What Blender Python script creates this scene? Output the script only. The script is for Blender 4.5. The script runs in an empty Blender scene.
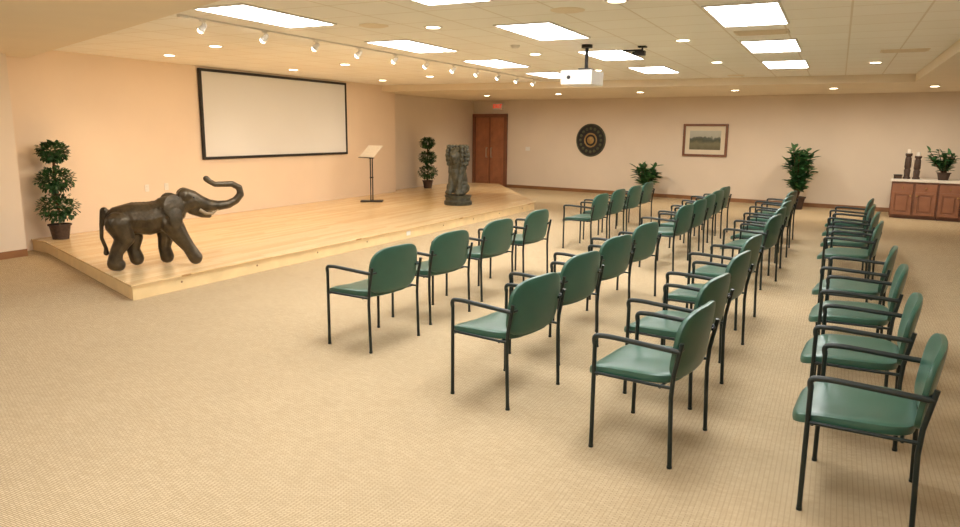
import bpy, bmesh, math, random
from mathutils import Vector, Matrix
random.seed(7)
scene=bpy.context.scene
COL=scene.collection
try:
    scene.view_settings.view_transform='Standard'
except Exception: pass

# ---------------------------------------------------------------- materials
def lin(c):
    return tuple((x/255/12.92 if x/255<=0.04045 else ((x/255+0.055)/1.055)**2.4) for x in c)+(1.0,)
def newmat(name):
    m=bpy.data.materials.new(name); m.use_nodes=True
    nt=m.node_tree; return m,nt,nt.nodes['Principled BSDF']
def mat(name,rgb,rough=0.6,metal=0.0,var=0.08,scale=6.0,bump=0.0,bscale=60.0,spec=0.5):
    m,nt,b=newmat(name); N=nt.nodes; L=nt.links
    tc=N.new('ShaderNodeTexCoord'); no=N.new('ShaderNodeTexNoise'); no.inputs['Scale'].default_value=scale; no.inputs['Detail'].default_value=3
    L.new(tc.outputs['Object'],no.inputs['Vector'])
    cr=N.new('ShaderNodeValToRGB'); c=lin(rgb)
    cr.color_ramp.elements[0].position=0.3; cr.color_ramp.elements[1].position=0.7
    cr.color_ramp.elements[0].color=tuple(x*(1-var) for x in c[:3])+(1,)
    cr.color_ramp.elements[1].color=tuple(min(1,x*(1+var)) for x in c[:3])+(1,)
    L.new(no.outputs['Fac'],cr.inputs['Fac']); L.new(cr.outputs['Color'],b.inputs['Base Color'])
    b.inputs['Roughness'].default_value=rough; b.inputs['Metallic'].default_value=metal
    b.inputs['Specular IOR Level'].default_value=spec
    if bump>0:
        n2=N.new('ShaderNodeTexNoise'); n2.inputs['Scale'].default_value=bscale
        L.new(tc.outputs['Object'],n2.inputs['Vector'])
        bp=N.new('ShaderNodeBump'); bp.inputs['Strength'].default_value=bump; bp.inputs['Distance'].default_value=0.01
        L.new(n2.outputs['Fac'],bp.inputs['Height']); L.new(bp.outputs['Normal'],b.inputs['Normal'])
    return m
def emis(name,rgb,strength):
    m,nt,b=newmat(name)
    b.inputs['Base Color'].default_value=lin(rgb)
    b.inputs['Emission Color'].default_value=lin(rgb); b.inputs['Emission Strength'].default_value=strength
    return m
def bricks(name,c1,c2,cm,bw,rh,mortar,offset=0.0,rough=0.6,rotz=0.0,loc=(0,0,0),grain=None,bump=0.0,spec=0.5):
    m,nt,b=newmat(name); N=nt.nodes; L=nt.links
    tc=N.new('ShaderNodeTexCoord'); mp=N.new('ShaderNodeMapping'); mp.inputs['Rotation'].default_value=(0,0,rotz); mp.inputs['Location'].default_value=loc
    L.new(tc.outputs['Object'],mp.inputs['Vector'])
    br=N.new('ShaderNodeTexBrick'); br.offset=offset; br.squash=1.0
    br.inputs['Scale'].default_value=1; br.inputs['Mortar Size'].default_value=mortar; br.inputs['Mortar Smooth'].default_value=0.3
    br.inputs['Brick Width'].default_value=bw; br.inputs['Row Height'].default_value=rh
    br.inputs['Color1'].default_value=lin(c1); br.inputs['Color2'].default_value=lin(c2); br.inputs['Mortar'].default_value=lin(cm)
    L.new(mp.outputs['Vector'],br.inputs['Vector'])
    out=br.outputs['Color']
    if grain:
        no=N.new('ShaderNodeTexNoise'); no.inputs['Scale'].default_value=grain[0]; no.inputs['Detail'].default_value=4
        mp2=N.new('ShaderNodeMapping'); mp2.inputs['Scale'].default_value=grain[2]
        L.new(tc.outputs['Object'],mp2.inputs['Vector']); L.new(mp2.outputs['Vector'],no.inputs['Vector'])
        mx=N.new('ShaderNodeMix'); mx.data_type='RGBA'; mx.blend_type='MULTIPLY'; mx.inputs['Factor'].default_value=grain[1]
        L.new(out,mx.inputs['A']); L.new(no.outputs['Fac'],mx.inputs['B']); out=mx.outputs['Result']
    L.new(out,b.inputs['Base Color'])
    b.inputs['Roughness'].default_value=rough; b.inputs['Specular IOR Level'].default_value=spec
    if bump:
        bp=N.new('ShaderNodeBump'); bp.inputs['Strength'].default_value=bump; bp.inputs['Distance'].default_value=0.003; bp.invert=True
        L.new(br.outputs['Fac'],bp.inputs['Height']); L.new(bp.outputs['Normal'],b.inputs['Normal'])
    return m

M_wallL=mat('peach wall paint',(230,210,186),0.7,var=0.02,scale=1.5,bump=0.05,bscale=120)
M_wallB=mat('beige wall paint',(223,208,188),0.7,var=0.02,scale=1.5,bump=0.05,bscale=120)
M_soff=mat('cream soffit paint',(236,223,199),0.75,var=0.02,scale=1.5)
M_ceil=bricks('acoustic ceiling tile',(250,248,240),(247,244,235),(230,222,206),0.61,0.61,0.011,rough=0.9)
M_carpet=bricks('ribbed tan carpet',(210,190,156),(196,176,142),(156,134,102),0.05,0.011,0.0025,offset=0.5,rough=0.95,rotz=0.0,grain=(2.0,0.1,(1,1,1)),spec=0.1)
M_stage=bricks('maple plank floor',(246,218,170),(232,197,143),(186,146,98),1.6,0.09,0.0022,offset=0.37,rough=0.2,rotz=math.pi/2,grain=(3,0.15,(6,0.7,1)))
M_stageside=mat('pale maple edging',(236,208,156),0.45,var=0.08,scale=4)
M_base=mat('brown wood baseboard',(140,98,62),0.5,var=0.1)
M_green=mat('green vinyl',(54,92,76),0.34,var=0.06,scale=8,bump=0.06,bscale=220)
M_frame=mat('dark green enamelled steel',(24,36,34),0.35,metal=0.2,var=0.05)
M_arm=mat('black armrest plastic',(28,38,35),0.4,var=0.05)
M_bronze=mat('dark bronze',(84,74,58),0.32,metal=0.6,var=0.4,scale=9,bump=0.5,bscale=28)
M_stone=mat('dark carved stone',(70,70,58),0.55,metal=0.2,var=0.45,scale=14,bump=0.7,bscale=35)
M_tusk=mat('aged ivory paint',(150,130,100),0.5)
M_screen=mat('matte projection fabric',(216,217,216),0.85,var=0.01,scale=1)
M_black=mat('black satin',(26,24,23),0.5,var=0.1)
M_white=mat('white plastic',(230,226,218),0.4,var=0.03)
M_chrome=mat('brushed steel',(200,190,170),0.3,metal=0.9,var=0.05)
M_leaf=mat('green foliage',(46,84,42),0.5,var=0.5,scale=10)
M_leaf2=mat('broad leaf foliage',(60,106,60),0.45,var=0.45,scale=8)
M_trunk=mat('brown bark',(92,66,44),0.8,var=0.3,scale=20,bump=0.5)
M_pot=mat('dark wicker pot',(70,52,40),0.7,var=0.3,scale=30,bump=0.6)
M_soil=mat('potting soil',(40,30,22),0.95,var=0.3,scale=40)
M_door=mat('brown cherry door',(166,108,74),0.4,var=0.16,scale=5)
M_doortrim=mat('cherry door frame',(128,82,56),0.4,var=0.12,scale=5)
M_cabdoor=mat('cherry cabinet front',(146,98,70),0.38,var=0.16,scale=5)
M_cab=mat('cherry cabinet wood',(122,80,58),0.38,var=0.18,scale=6)
M_counter=mat('cream laminate',(230,222,208),0.4,var=0.05,scale=20)
M_gold=mat('antique gold',(170,138,84),0.45,metal=0.5,var=0.25,scale=20)
M_red=emis('red sign face',(230,40,25),0.8)
M_panel=emis('light panel diffuser',(250,250,250),19.0)
M_down=emis('recessed lamp glow',(255,232,196),20.0)
M_spot=emis('spotlight lamp glow',(255,236,205),20.0)
M_signw=mat('white sign body',(226,222,214),0.5)
M_mat=mat('cream picture mount',(222,212,190),0.8,var=0.02)

# ---------------------------------------------------------------- mesh builder
class B:
    def __init__(s): s.bm=bmesh.new()
    def box(s,c,size,bev=0.0,rot=None):
        M=Matrix.Translation(c)@(rot.to_4x4() if rot is not None else Matrix.Identity(4))@Matrix.Diagonal((size[0],size[1],size[2],1))
        r=bmesh.ops.create_cube(s.bm,size=1,matrix=M)
        if bev>0:
            vs=set(r['verts']); es=[e for e in s.bm.edges if e.verts[0] in vs and e.verts[1] in vs]
            bmesh.ops.bevel(s.bm,geom=es,offset=bev,segments=2,affect='EDGES',profile=0.7)
        return s
    def cyl(s,p0,p1,r0,r1=None,seg=16,caps=True):
        r1=r0 if r1 is None else r1
        p0=Vector(p0);p1=Vector(p1); d=p1-p0
        q=d.to_track_quat('Z','Y').to_matrix().to_4x4()
        bmesh.ops.create_cone(s.bm,cap_ends=caps,segments=seg,radius1=r0,radius2=r1,depth=d.length,matrix=Matrix.Translation((p0+p1)/2)@q)
        return s
    def ball(s,c,r,sub=2,sc=(1,1,1),rot=None):
        M=Matrix.Translation(c)@(rot.to_4x4() if rot is not None else Matrix.Identity(4))@Matrix.Diagonal((sc[0]*r,sc[1]*r,sc[2]*r,1))
        bmesh.ops.create_icosphere(s.bm,subdivisions=sub,radius=1,matrix=M); return s
    def tube(s,pts,r,seg=10):
        pts=[Vector(p) for p in pts]; n=len(pts)
        rs=r if isinstance(r,(list,tuple)) else [r]*n
        prev=None; rings=[]
        for i,p in enumerate(pts):
            t=(pts[min(i+1,n-1)]-pts[max(i-1,0)]).normalized()
            if prev is None:
                a=Vector((0,0,1)) if abs(t.z)<0.9 else Vector((1,0,0))
                u=t.cross(a).normalized()
            else: u=(prev-t*prev.dot(t)).normalized()
            prev=u; v=t.cross(u)
            rings.append([s.bm.verts.new(p+(u*math.cos(2*math.pi*k/seg)+v*math.sin(2*math.pi*k/seg))*rs[i]) for k in range(seg)])
        for a,b in zip(rings,rings[1:]):
            for k in range(seg): s.bm.faces.new((a[k],a[(k+1)%seg],b[(k+1)%seg],b[k]))
        s.bm.faces.new(rings[0][::-1]); s.bm.faces.new(rings[-1]); return s
    def prism(s,poly,z0,z1):
        a=[s.bm.verts.new((x,y,z0)) for x,y in poly]; b=[s.bm.verts.new((x,y,z1)) for x,y in poly]
        n=len(poly); s.bm.faces.new(a[::-1]); s.bm.faces.new(b)
        for i in range(n): s.bm.faces.new((a[i],a[(i+1)%n],b[(i+1)%n],b[i]))
        return s
    def lathe(s,prof,c=(0,0,0),seg=24):
        rings=[]
        for r,z in prof:
            rings.append([s.bm.verts.new((c[0]+r*math.cos(2*math.pi*k/seg),c[1]+r*math.sin(2*math.pi*k/seg),c[2]+z)) for k in range(seg)])
        for a,b in zip(rings,rings[1:]):
            for k in range(seg): s.bm.faces.new((a[k],a[(k+1)%seg],b[(k+1)%seg],b[k]))
        s.bm.faces.new(rings[0][::-1]); s.bm.faces.new(rings[-1]); return s
    def leaf(s,base,d,up,l,w):
        base=Vector(base); d=d.normalized(); side=d.cross(up)
        if side.length<1e-3: side=Vector((1,0,0))
        side.normalize(); nrm=side.cross(d)
        v=[base, base+d*l*0.35+side*w*0.5+nrm*w*0.1, base+d*l*0.7+side*w*0.42-nrm*l*0.04, base+d*l-nrm*l*0.18, base+d*l*0.7-side*w*0.42-nrm*l*0.04, base+d*l*0.35-side*w*0.5+nrm*w*0.1, base+d*l*0.4-nrm*w*0.12]
        v=[s.bm.verts.new(p) for p in v]
        for f in ((0,1,6),(1,2,6),(2,3,6),(3,4,6),(4,5,6),(5,0,6)): s.bm.faces.new([v[i] for i in f])
    def mesh(s,name,m,smooth=False,fixn=True):
        if fixn: bmesh.ops.recalc_face_normals(s.bm,faces=s.bm.faces)
        me=bpy.data.meshes.new(name); s.bm.to_mesh(me); s.bm.free()
        if smooth:
            for p in me.polygons: p.use_smooth=True
            try: me.set_sharp_from_angle(angle=math.radians(40))
            except Exception: pass
        me.materials.append(m); return me
    def obj(s,name,m,parent=None,smooth=False,fixn=True):
        me=s.mesh(name,m,smooth,fixn); o=bpy.data.objects.new(name,me); COL.objects.link(o)
        if parent is not None: o.parent=parent
        return o
def fillet(pts,rad,n=5):
    pts=[Vector(p) for p in pts]; out=[pts[0]]
    for a,b,c in zip(pts,pts[1:],pts[2:]):
        p=b+(a-b).normalized()*rad; q=b+(c-b).normalized()*rad
        for i in range(n+1):
            t=i/n; out.append(p*(1-t)**2+b*2*t*(1-t)+q*t*t)
    out.append(pts[-1]); return out
def thing(name,loc,rz,label,cat,group=None):
    e=bpy.data.objects.new(name,None); e.empty_display_size=0.1; e.location=loc; e.rotation_euler=(0,0,rz); COL.objects.link(e)
    e['label']=label; e['category']=cat
    if group: e['group']=group
    return e
def struct(o): o['kind']='structure'; return o
def copytree(src,loc,rz,label=None):
    c=src.copy(); COL.objects.link(c); c.location=loc; c.rotation_euler=(0,0,rz)
    if label: c['label']=label
    def rec(s,d):
        for ch in s.children:
            k=ch.copy(); COL.objects.link(k); k.parent=d; k.matrix_parent_inverse=ch.matrix_parent_inverse.copy(); rec(ch,k)
    rec(src,c); return c
def spow(x,e): return math.copysign(abs(x)**e,x)
def cushion(hx,hy,hz,axis,e_t,e_o,fn=None,nr=14,ns=48,e_low=None):
    """rounded slab: thickness along 'axis'"""
    b=B(); rings=[]
    for i in range(nr+1):
        eta=-math.pi/2+math.pi*i/nr; ct=spow(math.cos(eta),e_t) if 0<i<nr else 0; st=spow(math.sin(eta),e_t)
        ring=[]
        for k in range(ns):
            w=2*math.pi*k/ns; eo=e_o
            if e_low is not None and math.sin(w)<0: eo=e_low
            p,q=ct*spow(math.cos(w),eo),ct*spow(math.sin(w),eo)
            if axis=='X': v=Vector((st*hx,p*hy,q*hz))
            else: v=Vector((p*hx,q*hy,st*hz))
            if fn: v=fn(v)
            ring.append(v)
            if i in(0,nr): break
        rings.append([b.bm.verts.new(v) for v in ring])
    for a,c in zip(rings,rings[1:]):
        for k in range(ns):
            k2=(k+1)%ns
            if len(a)==1: b.bm.faces.new((a[0],c[k2],c[k]))
            elif len(c)==1: b.bm.faces.new((a[k],a[k2],c[0]))
            else: b.bm.faces.new((a[k],a[k2],c[k2],c[k]))
    return b

# ---------------------------------------------------------------- room
def wally(x): return 21.4-0.17*(x+10.5)
WR=-math.atan(0.17)
CZ=2.9; SZ=2.75
XF=-10.85
XN=-10.12; YN=6.1
o=struct(B().box((-4,9.8,-0.1),(15.2,24.4,0.2)).obj('floor',M_carpet))
o=struct(B().box((-4,9.8,CZ+0.1),(15.2,24.4,0.2)).obj('ceiling',M_ceil))
struct(B().prism([(XN,-2.2),(XN,YN),(-11.2,YN),(-11.2,-2.2)],0,CZ).obj('wall_left_near',M_wallB))  # weaker light on this wall is put into its colour by using beige
struct(B().prism([(-10.5,YN),(-10.5,16.2),(-11.2,16.2),(-11.2,YN)],0,CZ).obj('wall_left',M_wallL))
struct(B().prism([(XF,16.2),(XF,wally(XF)),(-11.2,wally(-11.2)),(-11.2,16.2)],0,CZ).obj('wall_left_far',M_wallB))
struct(B().prism([(-11.2,wally(-11.2)),(3.2,wally(3.2)),(3.2,wally(3.2)+.3),(-11.2,wally(-11.2)+.3)],0,CZ).obj('wall_back',M_wallB))
struct(B().prism([(3.0,-2.0),(3.2,-2.0),(3.2,wally(3.2)),(3.0,wally(3.0))],0,CZ).obj('wall_right',M_wallB))
struct(B().prism([(XN,-2.2),(3.2,-2.2),(3.2,-2.0),(XN,-2.0)],0,CZ).obj('wall_front',M_wallB))
struct(B().prism([(-10.5,15.6),(3.0,15.6),(3.0,wally(3.0)),(XF,wally(XF)),(XF,16.2),(-10.5,16.2)],SZ,CZ).obj('trim_1',M_soff))
struct(B().prism([(1.15,-2),(3.0,-2),(3.0,15.6),(1.15,15.6)],SZ,CZ).obj('trim_2',M_soff))
struct(B().prism([(XN,-2),(-2.0,-2),(-2.0,3.36),(-10.5,6.6),(-10.5,YN),(XN,YN)],SZ,CZ).obj('trim_3',M_soff))
def seg_base(name,p,q,nrm,h=0.1,t=0.015):
    p=Vector(p);q=Vector(q);n=Vector(nrm)*t
    b=B().prism([(p.x,p.y),(q.x,q.y),(q.x+n.x,q.y+n.y),(p.x+n.x,p.y+n.y)],0,h)
    struct(b.obj(name,M_base))
seg_base('baseboard_back',(-9.5,wally(-9.5)),(3.0,wally(3.0)),(0,-1))
seg_base('baseboard_left',(XN,-2.0),(XN,YN),(1,0))
seg_base('baseboard_right',(3.0,-2.0),(3.0,wally(3.0)-.02),(-1,0))

# stage
SH=0.17
poly=[(-6.5,4.95),(-6.2,15.5),(-9.4,20.4),(-10.84,20.4),(-10.84,16.21),(-10.49,16.21),(-10.49,YN+0.3),(-10.1,YN+0.26)]
stg=thing('stage_platform',(0,0,0),0,'low light-maple wooden stage platform along the peach wall','stage')
B().prism(poly,SH-0.02,SH).obj('stage_floor',M_stage,stg)
inner=[(-6.52,4.98),(-6.22,15.48),(-9.42,20.38),(-10.84,20.38),(-10.84,16.21),(-10.49,16.21),(-10.49,YN+.32),(-10.1,YN+.28)]
B().prism(inner,0,SH-0.02).obj('riser',M_stageside,stg)
for i in range(9):
    y=5.6+i*1.15; x=-6.52+(y-4.98)*0.3/10.5
    B().cyl((x-0.005,y,0.09),(x+0.004,y,0.09),0.012,seg=10).obj('screw_cap',M_base,stg,True)
e=thing('floor_outlet',(-6.522+0.3*(10.2-4.98)/10.5,10.2,0.085),0,'small white power outlet plate on the stage riser','wall outlet','wall outlets')
B().box((0.004,0,0),(0.008,0.12,0.07),0.002).obj('cover_plate',M_white,e)

# door on back wall
def wallpt(x,off=0.0,z=0.0):
    n=Vector((-0.17,-1,0)).normalized()
    return Vector((x,wally(x),z))+n*off
def place(o,x,off,z): o.location=wallpt(x,off,z); o.rotation_euler=(0,0,WR)
DH=2.22
def door(name,x,sgn):
    w=0.53
    b=B().box((0,-0.02,DH/2),(w,0.04,DH-0.01),0.004)
    for zc,hh in ((0.55,0.75),(1.55,0.95)):
        for zz in(-1,1): b.box((0,-0.045,zc+zz*hh/2),(w-0.16,0.02,0.025))
        for xx in(-1,1): b.box((xx*(w-0.16)/2,-0.045,zc),(0.025,0.02,hh))
        b.box((0,-0.042,zc),(w-0.26,0.015,hh-0.12),0.005)
    o=struct(b.obj(name,M_door)); place(o,x,0.005,0.0)
    B().tube(fillet([(sgn*0.2,-0.04,0.95),(sgn*0.2,-0.1,0.95),(sgn*0.2,-0.1,1.25),(sgn*0.2,-0.04,1.25)],0.02),0.016).obj('handle',M_chrome,o,True)
door('door_1',-10.46,1); door('door_2',-9.875,-1)
b=B().box((-0.62,-0.04,1.14),(0.1,0.08,2.28)).box((0.62,-0.04,1.14),(0.1,0.08,2.28)).box((0,-0.04,2.28),(1.34,0.08,0.1)).box((0,-0.006,1.12),(1.14,0.01,2.22))
o=struct(b.obj('trim_4',M_doortrim)); place(o,-10.17,0.0,0)
# exit sign
def textmesh(txt,size,ext,m,parent,loc,rot,name='lettering'):
    cu=bpy.data.curves.new('txt','FONT'); cu.body=txt; cu.size=size; cu.extrude=ext; cu.align_x='CENTER'; cu.align_y='CENTER'
    t=bpy.data.objects.new('t',cu); COL.objects.link(t)
    dg=bpy.context.evaluated_depsgraph_get(); me=bpy.data.meshes.new_from_object(t.evaluated_get(dg))
    bpy.data.objects.remove(t)
    me.materials.clear(); me.materials.append(m)
    o=bpy.data.objects.new(name,me); COL.objects.link(o); o.parent=parent; o.location=loc; o.rotation_euler=rot; return o
ex=thing('exit_sign',wallpt(-9.85,0.0,2.56),WR,'small white box sign with red EXIT letters above the double doors','exit sign')
B().box((0,-0.05,0),(0.36,0.08,0.21),0.01).obj('sign_body',M_signw,ex)
textmesh('EXIT',0.17,0.004,M_red,ex,(0,-0.094,0),(math.pi/2,0,0))
# outlets and switch
for (y,z) in ((8.45,0.78),(8.85,0.78)):
    e=thing('wall_outlet',(-10.5,y,z),0,'small white outlet plate on the peach wall','wall outlet','wall outlets')
    B().box((0.006,0,0),(0.01,0.08,0.12),0.003).obj('cover_plate',M_white,e)
    for q in(-1,1): B().box((0.013,0,0.025*q),(0.006,0.035,0.03),0.002).obj('socket',M_signw,e)
e=thing('light_switch',wallpt(-8.75,0,1.25),WR,'white light switch plate on the beige wall','light switch')
B().box((0,-0.006,0),(0.16,0.01,0.12),0.003).obj('cover_plate',M_white,e)
for q in(-1,1): B().box((-0.03*q,-0.015,0),(0.02,0.012,0.04)).obj('toggle',M_signw,e)

# ---------------------------------------------------------------- projection screen
scr=thing('projection_screen',(-10.5,11.86,2.04),0,'large framed projection screen hung on the peach wall','projection screen')
W2,H2=2.18,0.82
B().box((0.04,0,0),(0.02,2*W2-0.1,2*H2-0.1)).obj('screen_fabric',M_screen,scr)
b=B()
for s_ in(-1,1):
    b.box((0.04,s_*(W2-0.025),0),(0.05,0.05,2*H2),0.006); b.box((0.04,0,s_*(H2-0.025)),(0.05,2*W2-0.1,0.05),0.006)
b.obj('frame',M_black,scr)

# ---------------------------------------------------------------- ceiling fixtures
PW,PL=0.64,1.35
pan=None
for X,Ys in ((-5.2,(5.75,8.5,11.15,13.75)),(-3.06,(5.1,7.8,10.5,13.2)),(-0.87,(4.8,7.45,10.15,12.85)),(-3.06,(2.3,)),(-0.87,(2.1,-0.5)),(-7.4,(2.0,))):  # panels out of view near and behind the camera are added fill light
    for Y in Ys:
        z=CZ if not (X==-3.06 and Y<3) and X!=-7.4 else SZ
        if pan is None:
            pan=thing('ceiling_light_panel',(X,Y,z),0,'recessed rectangular fluorescent ceiling panel with white frame','ceiling light','ceiling light panels')
            B().box((0,0,-0.006),(PW-0.04,PL-0.04,0.01)).obj('diffuser',M_panel,pan)
            b=B()
            for s_ in(-1,1): b.box((s_*(PW/2-0.01),0,-0.008),(0.02,PL,0.016)); b.box((0,s_*(PL/2-0.01),-0.008),(PW-0.04,0.02,0.016))
            b.obj('frame',M_white,pan)
        else: copytree(pan,(X,Y,z),0)
dl=None
def downlight(X,Y,z):
    global dl
    if dl is None:
        dl=thing('recessed_downlight',(X,Y,z),0,'small round recessed ceiling downlight with white trim ring','ceiling light','recessed downlights')
        B().lathe([(0.065,-0.008),(0.1,-0.008),(0.105,-0.002),(0.105,0.0),(0.065,0.0)]).obj('trim_ring',M_white,dl,True)
        B().cyl((0,0,-0.0085),(0,0,-0.001),0.075,seg=24).obj('lamp',M_down,dl)
    else: copytree(dl,(X,Y,z),0)
for p in [(-1.8,6.24),(-1.8,9.16),(-1.84,12.14),(-4.06,7.04),(-4.06,10.0),(-4.06,13.0),(-7.75,7.5),(-7.75,10.4),(-7.75,13.3),(-9.4,8.15),(-9.4,11.0),(-9.4,14.0),(0.4,13.0)]: downlight(p[0],p[1],CZ)
for p in [(-8.8,18.2),(-6.6,17.9),(-4.4,17.6),(-2.2,17.4),(-0.2,17.2),(1.6,17.0),(2.0,8.0)]: downlight(p[0],p[1],SZ)
def spotlight(name,loc,target,energy,color,size,blend=0.6,rad=0.05,parent=None):
    l=bpy.data.lights.new(name,'SPOT'); l.energy=energy; l.color=color; l.spot_size=size; l.spot_blend=blend; l.shadow_soft_size=rad
    o=bpy.data.objects.new(name,l); COL.objects.link(o); o.location=loc
    d=Vector(target)-Vector(loc); o.rotation_euler=d.to_track_quat('-Z','Y').to_euler()
    return o
WARM=(1.0,0.74,0.48)
# track rail
TX=-5.95
tr=thing('track_lighting_rail',(TX,10.2,CZ),0,'long white lighting track rail mounted on the ceiling','track rail')
B().box((0,0,-0.01),(0.03,9.6,0.018)).obj('rail',M_white,tr)
B().box((0,-4.85,-0.015),(0.05,0.1,0.03),0.005).obj('end_cap',M_white,tr)
th=None
for i in range(11):
    Y=5.6+i*0.9
    loc=(TX,Y,CZ-0.019)
    if th is None:
        th=thing('track_spotlight',loc,0,'small white track spotlight aimed at the stage','track light','track spotlights')
        B().cyl((0,0,0),(0,0,-0.05),0.008).box((0,0,-0.008),(0.035,0.06,0.016),0.004).obj('stem',M_white,th,True)
        d=Vector((-0.75,-0.1,-0.66)); c=Vector((0,0,-0.075))
        B().cyl(c-d*0.033,c+d*0.033,0.024,0.038,seg=20).ball(c-d*0.033,0.0245,2).obj('lamp_head',M_white,th,True)
        B().ball(c+d*0.03,0.036,2).obj('lamp',M_spot,th,True)
    else: copytree(th,loc,0)
    spotlight('stage_spot',(TX-0.1,Y,CZ-0.2),(-10.3,Y+0.3,1.2 if i%2 else 0.4),66,WARM,math.radians(75),0.9,0.06)
for Y in (7.5,10.4,13.3,16.0):
    spotlight('downlight_lamp',(-7.75,Y,CZ-0.03),(-7.75,Y,0),60,WARM,math.radians(110),0.9,0.08)
    spotlight('downlight_lamp',(-9.4,Y,CZ-0.03),(-9.6,Y,0),45,WARM,math.radians(110),0.9,0.08)
for X,Y in [(-8.8,18.2),(-6.6,17.9),(-4.4,17.6),(-2.2,17.4),(-0.2,17.2),(1.6,17.0)]:
    spotlight('downlight_lamp',(X,Y,SZ-0.03),(X,Y+1.2,0),140,(1,0.89,0.74),math.radians(140),0.9,0.08)
# ceiling speakers / vents
def grille(X,Y,z=CZ):
    g=thing('ceiling_speaker',(X,Y,z),0,'round beige ceiling speaker grille in the tiles','ceiling speaker','ceiling speakers')
    b=B().lathe([(0.0001,-0.012),(0.13,-0.012),(0.16,-0.004),(0.16,0),(0.0001,0)])
    b.obj('grille',M_soff,g,True)
grille(-2.35,6.55); grille(-4.6,6.7); grille(-1.9,15.0)
for X,Y in ((-0.87,8.75),(0.67,11.28)):
    g=thing('air_vent',(X,Y,CZ),0,'square white slotted air vent in the ceiling','air vent','air vents')
    b=B().box((0,0,-0.005),(0.56,0.3,0.01))
    for i in range(7): b.box((0,-0.12+i*0.04,-0.014),(0.5,0.012,0.01))
    b.obj('louvre',M_soff,g)
# projector
pr=thing('ceiling_projector',(-3.02,9.2,CZ),0.0,'white projector hanging from the ceiling on a black pole','projector')
B().cyl((0,0,0),(0,0,-0.04),0.07,seg=20).cyl((0,0,-0.04),(0,0,-0.31),0.022).box((0,0,-0.31),(0.16,0.16,0.02)).obj('pole',M_black,pr,True)
b=B().box((-0.05,0,-0.42),(0.42,0.5,0.18),0.02)
for i in range(6): b.box((-0.1+0.04*i,-0.251,-0.42),(0.015,0.006,0.08))
b.obj('projector_body',M_white,pr)
B().cyl((-0.26,0.1,-0.42),(-0.31,0.1,-0.42),0.05,0.055,20).cyl((-0.15,-0.25,-0.42),(-0.15,-0.256,-0.42),0.025).obj('lens',M_black,pr,True)
cm=thing('ceiling_camera',(-2.4,9.6,CZ),0,'small black camera bracket mounted on the ceiling tiles','camera')
B().box((0,0,-0.01),(0.1,0.1,0.02)).cyl((0,0,-0.02),(0,0,-0.06),0.012).box((-0.12,0,-0.05),(0.26,0.02,0.02)).obj('bracket',M_black,cm,True)
B().box((-0.02,-0.02,-0.09),(0.13,0.08,0.06),0.01).cyl((-0.08,-0.02,-0.09),(-0.12,-0.02,-0.09),0.025,seg=16).obj('camera_body',M_black,cm,True)
sd=thing('smoke_detector',(-3.9,8.9,CZ),0,'small white round smoke detector on the ceiling','smoke detector')
B().lathe([(0.0001,-0.04),(0.04,-0.04),(0.06,-0.02),(0.065,0),(0.0001,0)]).obj('detector_body',M_white,sd,True)

# ---------------------------------------------------------------- chairs
def build_chair(loc,rz):
    ch=thing('armchair',loc,rz,'green vinyl stacking armchair with dark steel frame','chair','audience chairs')
    R_=0.0125; HW=0.312
    def fs(v):
        x=v.x/0.26
        v=v.copy()
        if x<-0.4: v.z-=0.03*((-x-0.4)/0.6)**2
        v.z+=0.014*(v.y/0.28)**2+0.01*x-0.004
        v.z+=0.462; v.x-=0.012; return v
    cushion(0.268,0.298,0.035,'Z',0.4,0.46,fs).obj('seat',M_green,ch,True)
    def fb(v):
        z=v.z
        v=v.copy(); v.x+=-0.07*(v.y/0.29)**2*0.5+0.13*(z+0.19)+0.276; v.z=z+0.668; return v
    cushion(0.02,0.298,0.194,'X',0.35,0.62,fb,e_low=0.45).obj('backrest',M_green,ch,True)
    for s_ in(-1,1):
        B().tube([(-0.19,s_*HW,0),(-0.19,s_*HW,0.64)],R_).cyl((-0.19,s_*HW,0),(-0.19,s_*HW,0.015),0.0145).obj('leg',M_frame,ch,True)
        B().tube([(0.28,s_*HW,0),(0.265,s_*HW,0.4),(0.272,s_*HW,0.52),(0.308,s_*HW,0.71)],R_).cyl((0.28,s_*HW,0),(0.279,s_*HW,0.015),0.0145).obj('leg',M_frame,ch,True)
        B().tube(fillet([(-0.19,s_*HW,0.62),(-0.2,s_*HW,0.672),(-0.1,s_*HW,0.678),(0.304,s_*HW,0.66)],0.035),0.0145).obj('armrest',M_arm,ch,True)
    b=B()
    for s_ in(-1,1):
        b.tube([(0.296,s_*HW,0.66),(0.296,s_*0.25,0.66)],0.009)
    b.tube([(-0.17,-HW,0.445),(-0.17,HW,0.445)],0.009); b.tube([(0.2,-HW,0.448),(0.2,HW,0.448)],0.009)
    for s_ in(-1,1): b.tube([(-0.19,s_*HW,0.452),(0.266,s_*HW,0.455)],0.009)
    b.obj('frame_rail',M_frame,ch,True)
    return ch
rows={'A':(-3.5,[5.0,5.99,7.05,8.15,10.8,11.85,12.85,13.9]),
 'B':(-2.02,[4.43,5.45,6.52,7.62,9.8,10.72,11.65,12.6,13.5]),
 'C':(-0.89,[4.07,5.0,6.1,7.17,9.15,10.1,11.1,12.1,13.1]),
 'D':(0.19,[3.87,4.88,5.98,6.99,9.0,10.05,11.1,12.2])}
CX={'C':[0,-0.05,-0.03,-0.03]}
proto=None
for k,(X,Ys) in rows.items():
    for i,Y in enumerate(Ys):
        rz=-math.radians({'A':8,'B':11,'C':10,'D':5}[k]+random.uniform(-2,2))
        x=X+random.uniform(-0.02,0.02)
        if k in CX and i<4: x+=CX[k][i]
        if proto is None: proto=build_chair((x,Y,0),rz)
        else: copytree(proto,(x,Y,0),rz)

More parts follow.
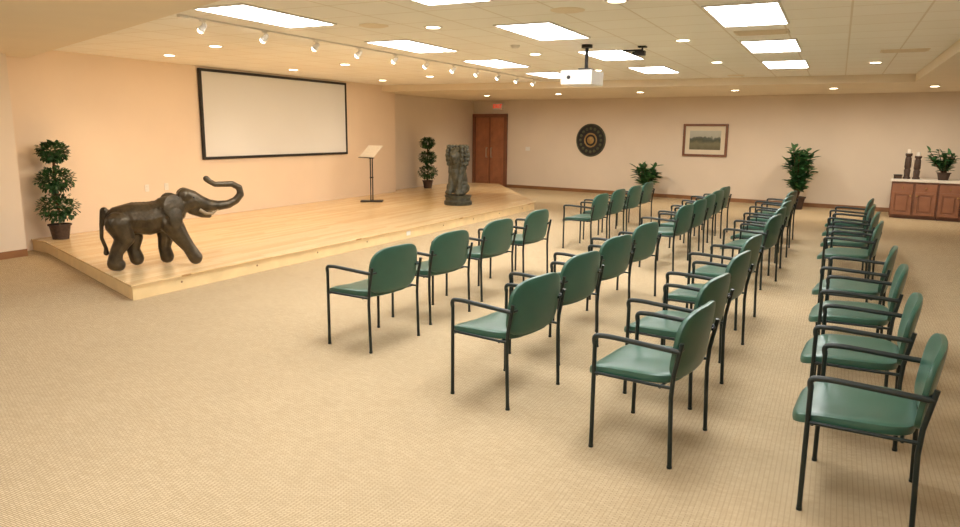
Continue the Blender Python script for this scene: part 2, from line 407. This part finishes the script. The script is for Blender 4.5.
# ---------------------------------------------------------------- sculptures
def blobobj(name,caps,extra,voxel,m,parent,smooth_it=4):
    b=B()
    for p0,r0,p1,r1 in caps:
        p0=Vector(p0);p1=Vector(p1); L=(p1-p0).length; n=max(2,int(L/(0.28*min(r0,r1)))+1)
        for i in range(n+1):
            t=i/n; b.ball(p0.lerp(p1,t),r0+(r1-r0)*t,2)
    for c,sc,rot in extra: b.ball(c,1,3,sc,rot)
    o=b.obj(name,m,None,True)
    md=o.modifiers.new('r','REMESH'); md.mode='VOXEL'; md.voxel_size=voxel; md.use_smooth_shade=True
    ms=o.modifiers.new('s','SMOOTH'); ms.iterations=smooth_it; ms.factor=0.5
    dg=bpy.context.evaluated_depsgraph_get(); me=bpy.data.meshes.new_from_object(o.evaluated_get(dg))
    bpy.data.objects.remove(o)
    me.materials.clear(); me.materials.append(m)
    for p in me.polygons: p.use_smooth=True
    ob=bpy.data.objects.new(name,me); COL.objects.link(ob)
    if parent is not None: ob.parent=parent
    return ob
U=0.0118
def E(px,py,s=0): return Vector(((px-152)*U,s*U,(269.5-py)*U))
def chain(pts): # (px,py,side,r)
    return [(E(a[0],a[1],a[2]),a[3]*U,E(b_[0],b_[1],b_[2]),b_[3]*U) for a,b_ in zip(pts,pts[1:])]
caps=[]
caps+=chain([(121,223,0,14),(133,222,0,16),(147,223,0,17),(160,220,0,16),(169,216,0,14)])
caps+=chain([(162,214,0,12.5),(175,210,0,10.8),(186,207,0,10.5)])
caps+=chain([(181,201,4.5,7.6),(187,205,0,9.2),(194,209,0,8.2)])
caps+=chain([(181,201,-4.5,7.6),(187,205,0,9.2)])
caps+=chain([(194,209,0,8),(203,212,0,6.4),(213,213,0,5.3),(223,212,0,4.6),(231,208,0,4.1),(236,202,0,3.8),(235,195,0,3.4),(228,191,0,3.2),(219,191,0,3.0),(211,191,0,2.8),(206,188,0,2.9),(203,185,0,3.3)])
caps+=chain([(188,215,0,6.5),(197,221,0,3.9),(204,223,0,2.4)])
caps+=chain([(119,226,-8,12.5),(124,240,-9,9),(116,253,-9,6.4),(113,264,-9,7)])
caps+=chain([(113,265,-9,6.8),(117,266,-9,6.2)])
caps+=chain([(124,226,8,12),(133,242,9,8.6),(131,254,9,6.3),(134,264,9,7)])
caps+=chain([(166,228,-9,11.5),(174,242,-10,8.4),(181,253,-10,6.4),(187,264,-10,7)])
caps+=chain([(162,228,9,11),(162,243,9,8.2),(160,254,9,6.3),(162,264,9,7)])
caps+=chain([(108,214,0,4),(105,226,0,2.2),(104,240,0,1.9),(107,250,0,1.9),(107,255,0,2.8)])
extra=[]
for s_ in(-1,1):
    rt=Matrix.Rotation(math.radians(-30*s_),3,'Z')@Matrix.Rotation(math.radians(8*s_),3,'X')
    extra.append((E(169,211,15.5*s_),(12*U,2.1*U,12.5*U),rt))
    extra.append((E(170,221,17.5*s_),(8*U,2.0*U,11.5*U),rt))
el=thing('elephant_statue',(-7.14,5.82,SH),math.radians(55),'dark bronze walking elephant statue with raised curled trunk','elephant statue')
eb=blobobj('elephant_body',caps,extra,0.0095,M_bronze,el,3)
mz=min(v.co.z for v in eb.data.vertices)
el.location.z=SH-mz+0.001
for s_ in(-1,1):
    B().tube([E(194,216,5.5*s_),E(200,220,7*s_),E(206,220,7.5*s_),E(212,216,7.5*s_)],[2.1*U,1.8*U,1.4*U,0.4*U],10).obj('tusk',M_tusk,el,True)
    B().ball(E(189,203,8.1*s_),1.4*U,2).obj('eye',M_black,el,True)

ln=thing('lion_statue',(-7.5,14.1,SH),math.radians(-88),'dark carved seated guardian lion statue on a rounded stone plinth','lion statue')
caps=[]
def cc(*pts):
    for a,b_ in zip(pts,pts[1:]): caps.append((Vector(a[:3]),a[3],Vector(b_[:3]),b_[3]))
z0=0.22
cc((-.08,0,z0+.17,.19),(-.06,0,z0+.34,.19),(-.01,0,z0+.5,.18),(.03,0,z0+.64,.17))
cc((.06,0,z0+.12,.11),(.09,0,z0+.35,.11),(.1,0,z0+.5,.12))
for s_ in(-1,1):
    cc((-.06,s_*.12,z0+.15,.13),(.04,s_*.16,z0+.18,.1),(.08,s_*.17,z0+.07,.07),(.18,s_*.17,z0+.055,.058))
    cc((.07,s_*.1,z0+.5,.09),(.15,s_*.1,z0+.3,.068),(.17,s_*.1,z0+.1,.062),(.23,s_*.1,z0+.055,.062))
    cc((.06,s_*.15,z0+1.0,.045),(.06,s_*.17,z0+1.04,.03))
    cc((.2,s_*.07,z0+.93,.034),(.23,s_*.07,z0+.92,.022))
cc((.02,0,z0+.72,.19),(.05,0,z0+.86,.19)); cc((.14,0,z0+.86,.12),(.24,0,z0+.83,.085)); cc((.13,0,z0+.76,.09),(.22,0,z0+.745,.06))
cc((.23,0,z0+.89,.03),(.31,0,z0+.85,.038))
for ring in range(6):
    t=(ring-3)/3.0; zz=z0+.88+t*.27; rr=.235*math.sqrt(max(.2,1-0.5*t*t))
    for k in range(12):
        a=math.radians(50+k*23.6)
        cc((.03+rr*math.cos(a),rr*math.sin(a),zz,.042),(.03+(rr+.01)*math.cos(a),(rr+.01)*math.sin(a),zz-.03,.032))
for yy in (-.13,-.05,.05,.13): cc((.12,yy,z0+.6,.05),(.16,yy,z0+.5,.035))
cc((-.24,0,z0+.1,.05),(-.25,.04,z0+.3,.06),(-.22,.02,z0+.48,.06),(-.2,0,z0+.6,.04))
blobobj('lion_body',caps,[],0.013,M_stone,ln,1)
B().lathe([(0.3,0),(0.31,0.015),(0.31,0.08),(0.28,0.1),(0.28,0.16),(0.3,0.18),(0.3,0.214),(0.001,0.214)],seg=40).obj('plinth',M_stone,ln,True)

# music stand
ms=thing('music_stand',(-9.5,13.65,SH),math.radians(-15),'dark conductor music stand with a tilted pale desk','music stand')
B().box((0,0,0.012),(0.5,0.34,0.024),0.006,Matrix.Rotation(math.radians(45),3,'Z')).obj('base',M_black,ms)
B().cyl((0,-0.03,0.02),(0,-0.03,1.0),0.014).cyl((0,0.03,0.02),(0,0.03,1.0),0.014).box((0,0,0.55),(0.03,0.09,0.03)).box((0,0,1.0),(0.04,0.1,0.05)).obj('pole',M_black,ms,True)
B().box((0,0.0,1.14),(0.5,0.38,0.012),0.004,Matrix.Rotation(math.radians(42),3,'X')).obj('desk',M_counter,ms)
B().box((0,-0.145,1.0),(0.5,0.05,0.012),0.003).obj('ledge',M_black,ms)

# ---------------------------------------------------------------- plants
def rdir():
    while True:
        v=Vector((random.uniform(-1,1),random.uniform(-1,1),random.uniform(-1,1)))
        if 0.1<v.length<1: return v.normalized()
def pot(parent,r=0.17,h=0.26):
    b=B().lathe([(r*0.72,0),(r*0.95,h*0.9),(r*1.06,h*0.9),(r*1.06,h),(r*0.94,h),(r*0.9,h-0.03),(0.001,h-0.03)]); b.obj('pot',M_pot,parent,True)
    B().cyl((0,0,h-0.05),(0,0,h-0.02),r*0.88,seg=24).obj('soil',M_soil,parent)
def topiary(loc,label):
    t=thing('topiary_tree',loc,0,label,'topiary plant','topiary trees')
    pot(t,0.15,0.22)
    B().tube([(0,0,0.2),(0.012,0.01,0.6),(-0.01,0,1.0),(0,0,1.2)],0.016,8).tube([(0.02,0,0.2),(-0.015,-0.01,0.6),(0.015,0,1.1)],0.01,8).obj('trunk',M_trunk,t,True)
    b=B()
    for zc,r in ((0.46,0.28),(0.87,0.26),(1.27,0.215)):
        for i in range(660):
            d=rdir(); rr=r*random.uniform(0.45,0.95); p=Vector((0,0,zc))+Vector((d.x,d.y,d.z*0.72))*rr
            dd=(d+rdir()*0.7); b.leaf(p,dd,Vector((0,0,1)),random.uniform(0.045,0.075),0.038)
    b.obj('foliage',M_leaf,t,False,False)
    return t
t1=topiary((-10.16,6.64,SH),'three-tier ball topiary tree in dark pot at the stage corner')
copytree(t1,(-10.38,17.68,SH),1.1,'three-tier ball topiary tree in dark pot near the double doors')
def leafy(loc,label,name,h,spread,n,ll,lw,m,potr,poth,stems=7):
    t=thing(name,loc,0,label,'potted plant')
    pot(t,potr,poth)
    bs=B(); bl=B()
    for s_ in range(stems):
        a=2*math.pi*s_/stems+random.uniform(-.3,.3); tip=Vector((math.cos(a)*spread*random.uniform(.3,.85),math.sin(a)*spread*random.uniform(.3,.85),h*random.uniform(.6,.95)))
        b0=Vector((math.cos(a)*0.03,math.sin(a)*0.03,poth-0.03)); mid=b0.lerp(tip,.5)+Vector((-math.cos(a)*.03,-math.sin(a)*.03,.05*h))
        pts=[b0*(1-q)**2+mid*2*q*(1-q)+tip*q*q for q in (0,.25,.5,.75,1)]
        bs.tube(pts,[.012,.011,.01,.008,.005],6)
        for i in range(n//stems):
            q=random.uniform(.15,1); p=b0*(1-q)**2+mid*2*q*(1-q)+tip*q*q
            d=rdir(); d.z=abs(d.z)*.6+.05; bl.leaf(p,d,Vector((0,0,1)),ll*random.uniform(.7,1.15),lw)
    bs.obj('stem',M_trunk,t,True); bl.obj('foliage',m,t,False,False)
    return t
leafy((-0.8,18.95,0),'tall broad-leaved potted plant against the beige wall','tall_potted_plant',1.62,0.46,430,0.25,0.12,M_leaf2,0.2,0.3,14)
leafy((-4.62,19.6,0),'bushy potted plant on the carpet by the beige wall','potted_plant',0.98,0.45,300,0.26,0.1,M_leaf2,0.2,0.3,12)

# ---------------------------------------------------------------- wall art
dc=thing('wall_medallion',wallpt(-6.58,0,1.55),WR,'round dark patterned wall medallion with gold centre boss','wall decoration')
def disc(r,y0,y1,seg=48): return B().cyl((0,-y0,0),(0,-y1,0),r,seg=seg)
disc(0.48,0,0.03).obj('disc',M_black,dc,True)
def ringmesh(R0,r,y):
    b=B(); n=56
    pts=[(R0*math.cos(2*math.pi*i/n),-y,R0*math.sin(2*math.pi*i/n)) for i in range(n+1)]
    b.tube(pts,r,8); return b
M_dgold=mat('tarnished green bronze relief',(84,88,62),0.5,metal=0.4,var=0.4,scale=30,bump=0.8,bscale=40)
ringmesh(0.46,0.014,0.03).obj('rim',M_dgold,dc,True)
ringmesh(0.19,0.022,0.03).obj('inner_ring',M_gold,dc,True)
for k in range(16):
    a=2*math.pi*k/16; B().ball((0.34*math.cos(a),-0.03,0.34*math.sin(a)),0.045,2,(1,.3,1)).obj('stud',M_dgold,dc,True)
o=B().lathe([(0.11,0),(0.11,0.01),(0.06,0.04),(0.001,0.05)],seg=32).obj('boss',M_gold,dc,True)
o.rotation_euler=(math.pi/2,0,0); o.location=(0,-0.03,0)

pc=thing('framed_painting',wallpt(-3.22,0,1.6),WR,'landscape painting with cream mount in dark wood frame','painting')
pw,ph=0.6,0.43
b=B()
for s_ in(-1,1):
    b.box((s_*(pw-.03),-0.025,0),(0.06,0.05,2*ph),0.006); b.box((0,-0.025,s_*(ph-.03)),(2*pw-.12,0.05,0.06),0.006)
b.obj('frame',M_cab,pc)
B().box((0,-0.012,0),(2*pw-.12,0.012,2*ph-.12)).obj('mount',M_mat,pc)
m,nt,bs=newmat('painted landscape'); N=nt.nodes; L=nt.links
tc=N.new('ShaderNodeTexCoord'); sp=N.new('ShaderNodeSeparateXYZ'); no=N.new('ShaderNodeTexNoise'); no.inputs['Scale'].default_value=7; no.inputs['Detail'].default_value=6
L.new(tc.outputs['Object'],sp.inputs[0]); L.new(tc.outputs['Object'],no.inputs['Vector'])
ma=N.new('ShaderNodeMath'); ma.operation='MULTIPLY_ADD'; ma.inputs[1].default_value=0.22
L.new(no.outputs['Fac'],ma.inputs[0]); L.new(sp.outputs['Z'],ma.inputs[2])
mb=N.new('ShaderNodeMath'); mb.operation='MULTIPLY_ADD'; mb.inputs[1].default_value=1.6; mb.inputs[2].default_value=0.32
L.new(ma.outputs[0],mb.inputs[0])
cr=N.new('ShaderNodeValToRGB'); e=cr.color_ramp.elements; e[0].position=0.1; e[0].color=lin((98,94,70)); e[1].position=0.9; e[1].color=lin((188,190,180))
for pp,c in ((0.35,(120,116,88)),(0.5,(76,82,66)),(0.6,(92,98,86)),(0.66,(178,178,164))):
    q=e.new(pp); q.color=lin(c)
L.new(mb.outputs[0],cr.inputs['Fac']); L.new(cr.outputs['Color'],bs.inputs['Base Color'])
B().box((0,-0.021,0),(2*pw-.36,0.006,2*ph-.36)).obj('picture',m,pc)

# ---------------------------------------------------------------- cabinet + objects on it
CX0=1.12; CYF=18.1; CH=0.80
ang=WR
def cab(x,w,label):
    c=thing('base_cabinet',(x,CYF,0),ang,label,'cabinet','cherry base cabinets')
    B().box((w/2,0.3,CH/2+0.03),(w,0.6,CH-0.06)).box((w/2,0.33,0.03),(w-0.02,0.5,0.06)).obj('body',M_cab,c)
    n=2
    for i in range(n):
        ww=w/n; xc=ww*(i+.5)
        d=B().box((xc,-0.012,CH-0.13),(ww-.05,0.03,0.17),0.006).obj('drawer',M_cabdoor,c)
        B().ball((xc,-0.04,CH-0.13),0.018,2).obj('knob',M_gold,d,True)
        b=B().box((xc,-0.008,0.34),(ww-.05,0.02,0.5),0.004)
        for s_ in(-1,1):
            b.box((xc+s_*(ww/2-.055),-0.03,0.34),(0.06,0.03,0.5),0.004); b.box((xc,-0.03,0.34+s_*.22),(ww-.17,0.03,0.06),0.004)
        b.box((xc,-0.026,0.34),(ww-.23,0.02,0.32),0.01)
        d=b.obj('door',M_cabdoor,c); B().ball((xc+(0.5-i)*2*(ww/2-.06),-0.055,0.5),0.018,2).obj('knob',M_gold,d,True)
    return c
cab(CX0,0.88,'cherry wood base cabinet with drawers and panelled doors')
c2=cab(CX0+0.885*math.cos(ang),0.84,'cherry wood base cabinet with drawers and panelled doors'); c2.location.y=CYF+0.885*math.sin(ang)
ct=thing('countertop',(CX0,CYF,CH),ang,'cream laminate countertop over the cherry cabinets','countertop')
B().box((0.865,0.29,0.025),(1.78,0.66,0.05),0.008).obj('worktop',M_counter,ct)
def oncab(x,y): 
    return Vector((CX0+x*math.cos(ang)-y*math.sin(ang),CYF+x*math.sin(ang)+y*math.cos(ang),CH+0.05))
for i,(x,h) in enumerate(((0.24,0.64),(0.42,0.58))):
    c=thing('candle_holder',oncab(x,0.25),0,'tall dark turned candle holder on the countertop','candle holder','candle holders')
    B().lathe([(0.075,0),(0.075,0.03),(0.055,0.05),(0.065,h*.3),(0.05,h*.34),(0.065,h*.4),(0.06,h*.7),(0.045,h*.75),(0.068,h*.8),(0.068,h*.86),(0.001,h*.86)]).obj('holder',M_pot,c,True)
    B().cyl((0,0,h*.86),(0,0,h),0.04).obj('candle',M_counter,c,True)
p=leafy(oncab(0.92,0.28),'small leafy houseplant on the countertop','houseplant',0.64,0.42,230,0.17,0.07,M_leaf2,0.13,0.16,10)
bx=thing('small_box',oncab(0.08,0.2),0.2,'small dark wooden box on the countertop','box')
B().box((0,0,0.035),(0.14,0.1,0.07),0.005).obj('box_body',M_pot,bx); B().box((0,0,0.08),(0.15,0.11,0.02),0.004).obj('lid',M_black,bx)

w=bpy.data.worlds.new('World'); scene.world=w; w.use_nodes=True
w.node_tree.nodes['Background'].inputs[0].default_value=(1,0.9,0.75,1); w.node_tree.nodes['Background'].inputs[1].default_value=0.3

# ---------------------------------------------------------------- camera
F=716.0
roll=math.atan(0.010); pitch=math.atan(133/716.0); yaw=math.radians(26.2)
Rm=Matrix.Rotation(yaw,3,'Z')@Matrix.Rotation(math.pi/2-pitch,3,'X')@Matrix.Rotation(roll,3,'Z')
cd=bpy.data.cameras.new('Camera'); cam=bpy.data.objects.new('Camera',cd); COL.objects.link(cam)
cd.sensor_width=36; cd.lens=F*36/960; cd.clip_end=100
cam.matrix_world=Matrix.Translation((0,0,1.8))@Rm.to_4x4()
scene.camera=cam
